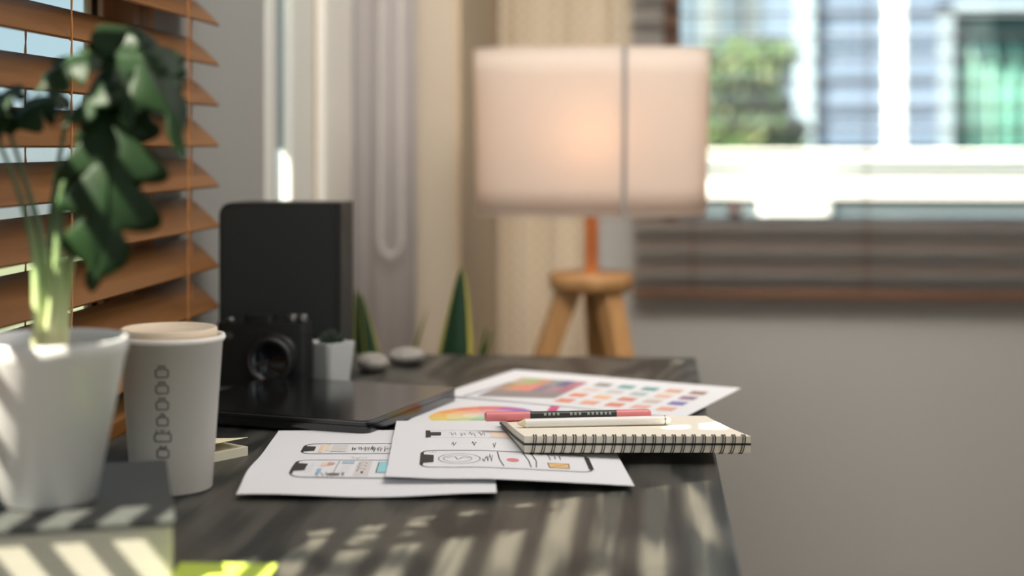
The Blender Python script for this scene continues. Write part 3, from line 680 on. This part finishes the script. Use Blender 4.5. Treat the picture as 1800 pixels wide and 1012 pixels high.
# light leaf spreading to the left
leaf(a_(185, 110, -.01), a_(160, 85, -.02), a_(110, 110, -.03), a_(62, 168, -.04), .040, (-.2, -.8, 1), 3, .3, seed=8)
leaf(a_(186, 122, -.01), a_(178, 150, -.03), a_(150, 180, -.045), a_(112, 225, -.05), .036, (-.5, -.7, .8), 3, .3, seed=9)
leaf(a_(180, 190, -.02), a_(165, 240, -.03), a_(150, 300, -.03), a_(112, 345, -.02), .030, (-.4, -1, .1), 3, .2, seed=19)
leaf(a_(122, 180, .03), a_(95, 160, .02), a_(60, 180, .01), a_(20, 238, 0), .036, (-.2, -.8, .9), 3, .3, seed=10)
leaf(a_(-6, 240, 0), a_(-20, 200, 0), a_(10, 150, -.01), a_(48, 172, -.02), .034, (0, -.6, 1), 3, .3, seed=12)
leaf(a_(18, 235, .02), a_(12, 200, .02), a_(-30, 190, .0), a_(-70, 260, -.01), .044, (-.2, -.8, .8), 3, .3, seed=13)
leaf(a_(205, 112, .0), a_(235, 70, .0), a_(280, 110, -.01), a_(296, 190, -.03), .044, (.3, -.8, .9), 3, .3, seed=31)
leaf(a_(190, 105, .0), a_(205, 85, -.01), a_(225, 120, -.04), a_(228, 230, -.05), .044, (.2, -1, .5), 3, .25, seed=33)
leaf(a_(184, 188, -.03), a_(205, 200, -.03), a_(238, 260, -.03), a_(246, 330, -.03), .034, (.3, -1, .2), 3, .2, seed=23)

# ------------------------------------------------------------------ sticky note pad, green notes
RC = Vector((-.3887, 1.457, 0)); e1 = Vector((-.56, -.83, 0)).normalized(); e2 = Vector((-.83, .56, 0)).normalized()
def pd(a, b_, z): p = RC + e1*a + e2*b_; return Vector((p.x, p.y, DESK + z))
sp = thing('sticky_note_pad', pd(.038, .038, 0), 'cream sticky note pad with its top note lifting, beside the paper cup', 'note pad')
S_ = .072
MB().hexa([pd(0,0,0), pd(0,S_,0), pd(S_,S_,0), pd(S_,0,0)], [pd(0,0,.0085), pd(0,S_,.0085), pd(S_,S_,.0085), pd(S_,0,.0085)]).build('pad', mat('cream_notes', (228, 222, 200), .7), sp)
MB().grid(lambda u, v: pd(S_*u, S_*v, .009 + .0085*(1-v)**1.5), 6, 12).build('top_note', mat('pale_yellow_note', (240, 228, 192), .7), sp, thick=.0004)
GX = on(487, 991, .003)
tag(MB().hexa([(-.325, .995, DESK), (GX.x+.003, 1.0, DESK), (GX.x, GX.y, DESK), (-.334, GX.y-.002, DESK)], [(-.325, .995, DESK+.003), (GX.x+.003, 1.0, DESK+.003), (GX.x, GX.y, DESK+.003), (-.334, GX.y-.002, DESK+.003)]).build('sticky_note_pad', mat('lime_notes', (176, 196, 74), .7), origin=(-.3, 1.03, DESK)), 'lime green sticky notes lying beside the cream box', 'note pad')

# ------------------------------------------------------------------ closed laptop
LN = Vector((-.2895, 1.552, 0)); lx = Vector((.962, -.275, 0)).normalized(); ly = Vector((.275, .962, 0)).normalized()
LW, LD = .245, .235
def lt(a, b_, z): p = LN - lx*(LW-a) + ly*b_; return Vector((p.x, p.y, DESK + z))
lpt = thing('laptop', lt(LW/2, LD/2, 0), 'closed glossy black laptop behind the paper sheets', 'laptop')
lbk = mat('glossy_black', (14, 15, 17), .16, spec=.6, coat=.4); lsv = mat('dark_silver_edge', (112, 112, 116), .3, .8)
def rr(z0, z1, m, name, ins=0, par=lpt, bev=.002):
    pts = []; r = .010
    for cx, cy, a0 in ((LW-r-ins, r+ins, 270), (LW-r-ins, LD-r-ins, 0), (r+ins, LD-r-ins, 90), (r+ins, r+ins, 180)):
        pts += [(cx + r*math.cos(R(a0+k*18)), cy + r*math.sin(R(a0+k*18))) for k in range(6)]
    g = MB(); n = len(pts); vs = [lt(x, y, z0) for x, y in pts] + [lt(x, y, z1) for x, y in pts]
    g.add(vs, [tuple(range(n-1,-1,-1)), tuple(range(n, 2*n))]); g.add(vs, [(i, (i+1) % n, n+(i+1) % n, n+i) for i in range(n)], 0, True)
    return g.build(name, m, par, bevel=bev if bev else 0)
for a, b_ in ((.03, .03), (LW-.03, .03), (.03, LD-.03), (LW-.03, LD-.03)): MB().lathe([(0, 0), (.006, 0), (.007, .004), (0, .004)], 16, lt(a, b_, 0)).build('rubber_foot', M['black'], lpt)
rr(.0035, .0115, lbk, 'base'); rr(.0122, .0178, lbk, 'lid', bev=.0015)
rr(.0155, .0165, lsv, 'lid_edge', -.0004, bev=0)

# ------------------------------------------------------------------ black speaker, camera, small pot, pebbles
SB = Vector((-.4780, 1.985, 0)); 
sk = thing('speaker', (SB.x, SB.y, DESK), 'tall plain black speaker standing on the desk in the window corner', 'speaker')
sbk = mat('black_cabinet', (26, 27, 27), .5); sgr = mat('black_grille', (34, 38, 37), .8, bump=(900, .3))
def spk(z):
    pts = [(-.076, 0)]
    r = .016; pts = []
    for k in range(7): a = R(180 - 15*k); pts.append((-.080 + r + r*math.cos(a), .2255 - r + r*math.sin(a)))
    pts += [(.080, .2255), (.080, 0), (-.080, 0)]
    return pts
prof = spk(0)
def extrude_y(prof, y0, y1, c):
    g = MB(); n = len(prof); vs = [(c.x+x, c.y+y0, DESK+z) for x, z in prof] + [(c.x+x, c.y+y1, DESK+z) for x, z in prof]
    g.add(vs, [tuple(range(n)), tuple(range(2*n-1, n-1, -1))]); g.add(vs, [(i, n+i, n+(i+1) % n, (i+1) % n) for i in range(n)]); return g
extrude_y(prof, -.036, .045, SB).build('cabinet', sbk, sk, bevel=.002)
extrude_y([(x*.9-.003, .008+z*.94) for x, z in prof], -.040, -.034, SB).build('grille', sgr, sk, bevel=.001)

CB = at(470, 685, 1.86); CB = Vector((-.482, 1.885, 0))
cm = thing('camera', (CB.x, CB.y, DESK), 'black compact camera lying in front of the speaker with its lens forward', 'camera')
cbm = mat('camera_black', (16, 17, 17), .45, bump=(500, .15)); cgl = mat('lens_glass', (10, 12, 18), .05, spec=.8); csv = mat('camera_metal', (120, 120, 118), .35, .8)
g = MB()
def rbox(c, hx_, y0, y1, z0, z1, r):
    pts = []
    for sx_, sy_, a0 in ((1,-1,270),(1,1,0),(-1,1,90),(-1,-1,180)):
        cx_, cy_ = sx_*(hx_-r), (y1-r if sy_ > 0 else y0+r)
        pts += [(c.x+cx_+r*math.cos(R(a0+k*18)), c.y+cy_+r*math.sin(R(a0+k*18))) for k in range(6)]
    return MB().prism(pts, DESK+z0, DESK+z1, 0, True)
rbox(CB, .060, -.016, .018, 0, .068, .010).build('body', cbm, cm, bevel=.002)
rbox(CB, .058, -.014, .016, .068, .079, .009).build('top_plate', mat('camera_top', (24, 25, 25), .4), cm, bevel=.002)
rbox(CB + Vector((-.004, 0, 0)), .018, -.015, .014, .079, .089, .006).build('viewfinder', cbm, cm, bevel=.003)
L0 = CB + Vector((.018, -.016, DESK+.037))
g = MB(); 
def ylathe(prof, c, n=40):
    m = MB(); k = len(prof); vs = []
    for r, y in prof:
        for i in range(n): a = 2*math.pi*i/n; vs.append((c.x+r*math.cos(a), c.y+y, c.z+r*math.sin(a)))
    return m.add(vs, [(i*n+j, i*n+(j+1) % n, (i+1)*n+(j+1) % n, (i+1)*n+j) for i in range(k-1) for j in range(n)], 0, True)
ln = ylathe([(.030, .004), (.030, -.006), (.0275, -.008), (.0275, -.022), (.029, -.024), (.029, -.034), (.027, -.036), (.023, -.036), (.020, -.030)], L0).build('lens', mat('lens_barrel', (22, 23, 23), .35), cm)
ylathe([(0, -.0285), (.012, -.0288), (.0205, -.031)], L0).build('front_glass', cgl, ln)
for dx in (.036, .049): MB().lathe([(0, 0), (.0055, 0), (.006, .002), (.006, .009), (.005, .010), (0, .010)], 24, (CB.x+dx, CB.y, DESK+.079)).build('dial', csv, cm)
MB().lathe([(0, 0), (.0045, 0), (.0045, .005), (0, .006)], 20, (CB.x-.042, CB.y-.004, DESK+.079)).build('shutter_button', csv, cm)
MB().box((CB.x-.050, CB.y-.0175, DESK+.060), (CB.x-.036, CB.y-.015, DESK+.067)).build('focus_lamp', mat('grey_window', (70, 74, 78), .2), cm)

SP = at(577, 655, 1.86); SP = Vector((-.404, 1.915, 0))
tp = thing('succulent', (SP.x, SP.y, DESK), 'small dark succulent in a square white pot beside the camera', 'potted plant')
def sq(rad, z, rot=45, b=.12):
    pts = []
    for k in range(4):
        a = rot + 90*k
        for da in (-b*45, b*45): pts.append((SP.x + rad*math.cos(R(a+da)), SP.y + rad*math.sin(R(a+da)), DESK + z))
    return pts
g = MB(); rings = [sq(.0235, 0, -84), sq(.0305, .052, -84), sq(.0275, .052, -84), sq(.025, .042, -84)]; n = 8
vs = [p for r_ in rings for p in r_]
g.add(vs, [tuple(range(7, -1, -1))] + [(i*8+k, i*8+(k+1) % 8, (i+1)*8+(k+1) % 8, (i+1)*8+k) for i in range(3) for k in range(8)] + [tuple(24+k for k in range(8))])
g.build('pot', mat('grey_white_ceramic', (196, 198, 196), .25), tp, bevel=.001)
dg = mat('dark_succulent', (34, 48, 34), .5)
for k in range(14):
    a = R(k*137.5); rr_ = .004 + .0011*k; h = .058 + .010*(1-k/14)
    p0 = Vector((SP.x, SP.y, DESK+.036)); p1 = p0 + Vector((math.cos(a)*rr_, math.sin(a)*rr_, h-.036))
    MB().tube([p0, p0.lerp(p1, .4), p0.lerp(p1, .75), p1], [.002, .0038, .0034, .0006], 8).build('leaf', dg, tp)

peb = mat('grey_pebble', (150, 145, 138), .55, noise=((70, 70, 70), (128, 122, 116)))
for px, py, dx, rot, lab in ((655, 652, (.022, .032, .0125), 25, 'smooth grey pebble on the desk next to the small white pot'), (714, 640, (.025, .030, .0120), -20, 'smooth grey pebble on the far desk edge, right of the other')):
    p = on(px, py, 0); p.z = DESK
    o = MB().ball((0, 0, dx[2]*.93), dx, 14).build('pebble', peb); o.location = p; o.rotation_euler = (0, 0, R(rot)); tag(o, lab, 'stone', 'grey pebbles on the desk')

# ------------------------------------------------------------------ snake plant in a tall planter behind the desk
SC_ = Vector((-.30, 2.42, 0))
sn = thing('snake_plant', SC_, 'snake plant with upright yellow-edged leaves in a planter behind the desk', 'potted plant')
MB().lathe([(0, 0), (.085, 0), (.09, .01), (.135, .58), (.14, .60), (.135, .605), (.128, .60), (.122, .56), (0, .56)], 48, SC_).build('planter', mat('grey_planter', (120, 118, 114), .6), sn)
MB().lathe([(.121, .562), (.06, .568), (0, .57)], 32, SC_).build('soil', M['soil'], sn)
sgreen = mat('snake_leaf_green', (28, 56, 34), .4); syel = mat('snake_leaf_edge', (186, 178, 76), .5)
def blade(px_b, px_t, py_t, wpx, dc, yaw, edge=True, lean=0, seed=0):
    tip = at(px_t, py_t, dc); base = at(px_b, 630, dc); base = base + (base - tip)*((base.z - (.56))/(tip.z - base.z)); base.z = .565
    base = base.lerp(Vector((SC_.x, SC_.y, .565)), .0); d = Vector((base.x-SC_.x, base.y-SC_.y, 0))
    if d.length > .10: d *= .10/d.length; base = Vector((SC_.x+d.x, SC_.y+d.y, .565))
    W = wpx*dc/FPX; s = Vector((math.cos(R(yaw)), math.sin(R(yaw)), 0)); nn = Vector((-s.y, s.x, 0))
    vis = at(px_b, 622, dc)
    g = MB(); N = 24; cols = (-1, -.8, -.4, 0, .4, .8, 1); vs = []
    for i in range(N+1):
        t = i/N; z = base.z + (tip.z-base.z)*t
        tv = (vis.z-base.z)/(tip.z-base.z)
        p = base.lerp(vis, t/tv) if t < tv else vis.lerp(tip, (t-tv)/(1-tv))
        wd = W/2*min(1, .7 + .6*t)*max(0.0, min(1, (1-t)*2.7))**.7
        for c in cols: vs.append(p + s*wd*c + nn*(.010*c*c*min(1, wd/.02)))
    g.v = [tuple(p) for p in vs]
    for i in range(N):
        for j in range(6): g.f.append([i*7+j, i*7+j+1, i*7+j+8, i*7+j+7]); g.mi.append(1 if (edge and j in (0, 5)) else 0); g.sm.append(True)
    return g.build('leaf', [sgreen, syel], sn, thick=.002)
blade(640, 626, 508, 46, 2.38, 8); blade(655, 634, 512, 30, 2.36, 20); blade(728, 752, 540, 15, 2.38, 60)
blade(798, 811, 468, 60, 2.36, -4); blade(846, 855, 574, 20, 2.40, 30); blade(852, 868, 580, 16, 2.42, -20)
blade(780, 786, 560, 24, 2.44, 15)

# ------------------------------------------------------------------ tripod lamp
LC = Vector((-.1065, 2.75, 0))
lamp = thing('floor_lamp', LC, 'wooden tripod lamp with a wide white linen shade behind the desk', 'lamp')
zt, zb_ = DESK+.470, DESK+.176
sh = MB(); prof = [(1.0, 0), (1.0*1.035, zt-zb_)]
def shade(u, v, off=0):
    a = 2*math.pi*u; k = .203 + .007*v + off; e = 3.0
    ca, sa = math.cos(a), math.sin(a)
    return (LC.x + k*math.copysign(abs(ca)**(2/e), ca), LC.y + (.105+off)*math.copysign(abs(sa)**(2/e), sa), zb_ + (zt-zb_)*v)
s1 = MB().grid(lambda u, v: shade(u, v), 96, 6).build('lamp_shade', M['shade'], lamp, thick=.0015)
for v in (.012, .988):
    MB().tube([shade(i/96, v, 0.0004) for i in range(96)], .0018, 6, closed=True).build('rim', M['shade'], s1)
us = .835
for k in range(400):
    x = shade(.5 + k/800, .5)
    if x[0] > LC.x + .058: us = .5 + k/800; break
MB().tube([Vector(shade(us, v/10, .002)) for v in range(11)], .0045, 6).build('seam', M['seam'], s1)
MB().tube([(LC.x, LC.y, DESK+.060), (LC.x, LC.y, zb_+.07)], .0125, 20).build('pole', M['pole'], lamp)  # pole colour has the bulb's warm glow painted in
MB().lathe([(0, 0), (.068, 0), (.074, .006), (.077, .026), (.073, .032), (0, .032)], 48, (LC.x, LC.y, DESK+.040)).build('top_disc', M['oak'], lamp)
for dx, dy, nm in ((-.30, -.10, 0), (.165, -.17, 1), (.03, .23, 2)):
    d = Vector((dx, dy, 0)); u_ = d.normalized(); a = LC + u_*.042 + Vector((0, 0, DESK+.042)); b_ = LC + u_*.042 + d + Vector((0, 0, .003))
    t_ = Vector((-u_.y, u_.x, 0)); g = MB(); 
    def sec(p, h): return [p - u_*h - t_*h, p + u_*h - t_*h, p + u_*h + t_*h, p - u_*h + t_*h]
    g.hexa(sec(b_, .016), sec(a, .0195)); g.build('leg', M['oak'], lamp, bevel=.004)
MB().lathe([(0, 0), (.016, 0), (.016, .035), (0, .035)], 20, (LC.x, LC.y, zb_+.055)).build('socket', M['white'], lamp)
fr = MB()
for a in (0, 180): fr.tube([(LC.x, LC.y, zb_+.06), (LC.x + .20*math.cos(R(a)), LC.y, zb_+.012)], .0018, 6)
fr.build('shade_carrier', M['white'], lamp)
MB().ball((LC.x, LC.y, zb_+.125), (.028, .028, .036), 12).build('bulb', mat('lit_bulb', (255, 214, 170), .4, emit=((255, 190, 130), 1.6)), lamp)
pl_ = bpy.data.lights.new('lamp_light', 'POINT'); pl_.energy = .5; pl_.color = (1, .62, .38); pl_.shadow_soft_size = .08
po = bpy.data.objects.new('lamp_light', pl_); C.objects.link(po); po.location = (LC.x, LC.y-.05, zb_+.14)

# ------------------------------------------------------------------ things on the back sill
zS = BZ0 + .010
jr = thing('jar', (.205, Y_B+.04, zS), 'small pale pink jar with a dark lid on the window sill', 'jar')
MB().lathe([(0, 0), (.016, 0), (.018, .004), (.018, .026), (.012, .032), (0, .032)], 24, jr.location).build('body', mat('pink_glaze', (206, 180, 172), .4), jr)
MB().lathe([(0, .0), (.013, 0), (.013, .008), (.006, .012), (0, .013)], 24, jr.location + Vector((0, 0, .032))).build('lid', mat('brown_lid', (84, 66, 58), .5), jr)

# ------------------------------------------------------------------ outside the back window
GZ = -2.2
struct(MB().box((-30, 4.2, GZ-.2), (45, 60, GZ)).build('ground', mat('garden_ground', (90, 96, 72), .9, noise=((1, 1, 1), (76, 84, 60)))))
wht = mat('sunlit_white_render', (240, 240, 236), .7); sid = mat('blue_siding', (94, 112, 136), .7); tealm = mat('teal_curtain', (70, 124, 112), .7); tealp = mat('pale_teal_curtain', (140, 190, 174), .7)
par = thing('balcony_wall', at(1500, 265, 7.0)*1.0, 'white sunlit balcony wall outside the back window', 'wall')
a, b_ = at(1100, 268, 7.0), at(2300, 268, 7.0); zt_ = DESK + EYE - .028
zp = at(1500, 345, 7.0).z
MB().box((a.x, a.y, zp), (b_.x, a.y+.16, zt_-.05)).build('panel', wht, par)
MB().box((a.x, a.y+.03, GZ), (b_.x, a.y+.14, zp)).build('plinth', mat('blue_grey_render', (112, 124, 130), .8), par)
q0, q1 = at(1337, 340, 6.9), at(1455, 380, 6.9)
tag(MB().box((q0.x, a.y-.16, q1.z-.03), (q1.x, a.y+.029, q0.z)).build('utility_box', wht, bevel=.02, origin=(q0.x, a.y, q1.z)), 'low white utility box fixed to the foot of the balcony wall', 'box')
MB().box((a.x, a.y-.03, zt_-.05), (b_.x, a.y+.19, zt_)).build('coping', wht, par, bevel=.01)
p = at(1573, 0, 7.6)
tag(MB().box((p.x-.043, p.y-.043, GZ), (p.x+.043, p.y+.043, 3.6)).build('porch_post', wht, bevel=.01, origin=(p.x, p.y, GZ)), 'white upright porch post in front of the blue house', 'post')
ho = thing('house', at(1600, 255, 10), 'blue sided house with a teal curtained window outside', 'house')
h0, h1 = at(1408, 0, 10), at(2400, 0, 10); hy = h0.y + .15
g = MB()
wx0, wx1 = at(1660, 0, 10.3).x, at(1990, 0, 10.3).x
def siding(x0, x1, z0, z1):
    z = z0
    while z < z1:
        zz = min(z1, z+.22); g.hexa([(x0, hy-.03, z), (x1, hy-.03, z), (x1, hy+3, z), (x0, hy+3, z)], [(x0, hy, zz), (x1, hy, zz), (x1, hy+3, zz), (x0, hy+3, zz)]); z += .22
siding(h0.x, wx0-.09, GZ, 4.2); siding(wx0-.09, wx1+.09, 2.03, 4.2); siding(wx1+.09, h1.x, GZ, 4.2); siding(wx0-.09, wx1+.09, GZ, .2)
g.build('wall', sid, ho)
MB().box((h0.x-.02, hy-.08, GZ), (h0.x+.09, hy, 4.2)).build('corner_trim', mat('pale_blue_trim', (170, 190, 202), .6), ho)
f = MB()
for x in (wx0-.08, wx1+.0): f.box((x, hy-.06, .2), (x+.08, hy+.02, 2.03))
f.box((wx0-.08, hy-.06, 1.96), (wx1+.08, hy+.02, 2.03)).box((wx0-.08, hy-.06, .2), (wx1+.08, hy+.02, .28))
fo = f.build('window_frame', mat('pale_blue_frame', (140, 156, 168), .6), ho)
nb_ = 9
for k in range(nb_):
    x0 = wx0 + (wx1-wx0)*k/nb_; x1 = wx0 + (wx1-wx0)*(k+1)/nb_
    MB().grid(lambda u, v: (x0+(x1-x0)*u, hy+.10+.05*math.sin(math.pi*u), .25+1.75*v), 8, 1).build('curtain_panel', (tealm, tealp, tealm)[k % 3] if k % 3 != 1 else tealp, fo, thick=.005)
MB().hexa([(h0.x-.5, hy-.7, 4.15), (h1.x, hy-.7, 4.15), (h1.x, hy+3, 5.2), (h0.x-.5, hy+3, 5.2)], [(h0.x-.5, hy-.7, 4.25), (h1.x, hy-.7, 4.25), (h1.x, hy+3, 5.3), (h0.x-.5, hy+3, 5.3)]).build('roof', mat('grey_roof', (120, 124, 130), .8), ho)
g0, g1 = at(1246, 0, 18), at(1368, 85, 18)
gb = thing('house', (g0.x, g0.y, GZ), 'grey building farther off, seen above the tree', 'house')
MB().box((g0.x, g0.y, GZ), (g1.x, g0.y+3, 6)).build('wall', mat('grey_cladding', (112, 122, 126), .7), gb)
for k in range(2): MB().box((g0.x+.1+.42*k, g0.y-.05, 1.3), (g0.x+.36+.42*k, g0.y, 5)).build('window', mat('dark_blue_glass', (96, 112, 124), .2), gb)
# tree: trunk and a leafy crown
T0 = at(1305, 190, 8.6); tr_ = thing('tree', (T0.x, T0.y, GZ), 'leafy green tree left of the blue house outside the window', 'tree')
g = MB(); g.tube([(T0.x, T0.y, GZ), (T0.x+.05, T0.y, -.5), (T0.x-.02, T0.y, .6), (T0.x+.03, T0.y, 1.1)], [.08, .065, .05, .02], 10)
for k in range(9):
    a = R(40*k); g.tube([(T0.x, T0.y, .2+.09*k), (T0.x+.22*math.cos(a), T0.y+.22*math.sin(a), .55+.09*k)], [.02, .006], 6)
g.build('trunk', mat('bark', (98, 84, 66), .9), tr_)
g = MB(); rnd = random.Random(4); lm3 = [mat('tree_leaf', (88, 122, 56), .6), mat('tree_leaf_dark', (56, 80, 42), .6), mat('tree_leaf_olive', (104, 112, 70), .6)]
blobs = [(1280, 130, .20), (1330, 130, .20), (1372, 100, .10), (1300, 180, .24), (1355, 190, .12), (1270, 225, .20), (1330, 240, .20), (1375, 240, .16), (1320, 285, .28), (1255, 280, .24), (1240, 165, .18), (1390, 270, .12)]
for px, py, rad in blobs:
    c = at(px, py, 8.6 + rnd.uniform(-.15, .15))
    for i in range(int(330*(rad/.2)**2)):
        d = Vector((rnd.gauss(0, 1), rnd.gauss(0, 1), rnd.gauss(0, 1))).normalized()*rad*rnd.uniform(.55, 1.0)
        q = c + d; n1 = Vector((rnd.gauss(0, 1), rnd.gauss(0, 1), rnd.gauss(0, 1))).normalized(); n2 = n1.orthogonal().normalized(); L = rnd.uniform(.03, .055)
        mi = rnd.choice((0, 0, 1, 2) if py < 215 else (2, 2, 1, 0))
        n3 = n1.cross(n2)
        g.add([q - n2*L, q + n3*L*.45 + n1*L*.12, q + n2*L, q - n3*L*.45 + n1*L*.12], [(0, 1, 2, 3)], mi)
g.build('foliage', lm3, tr_)
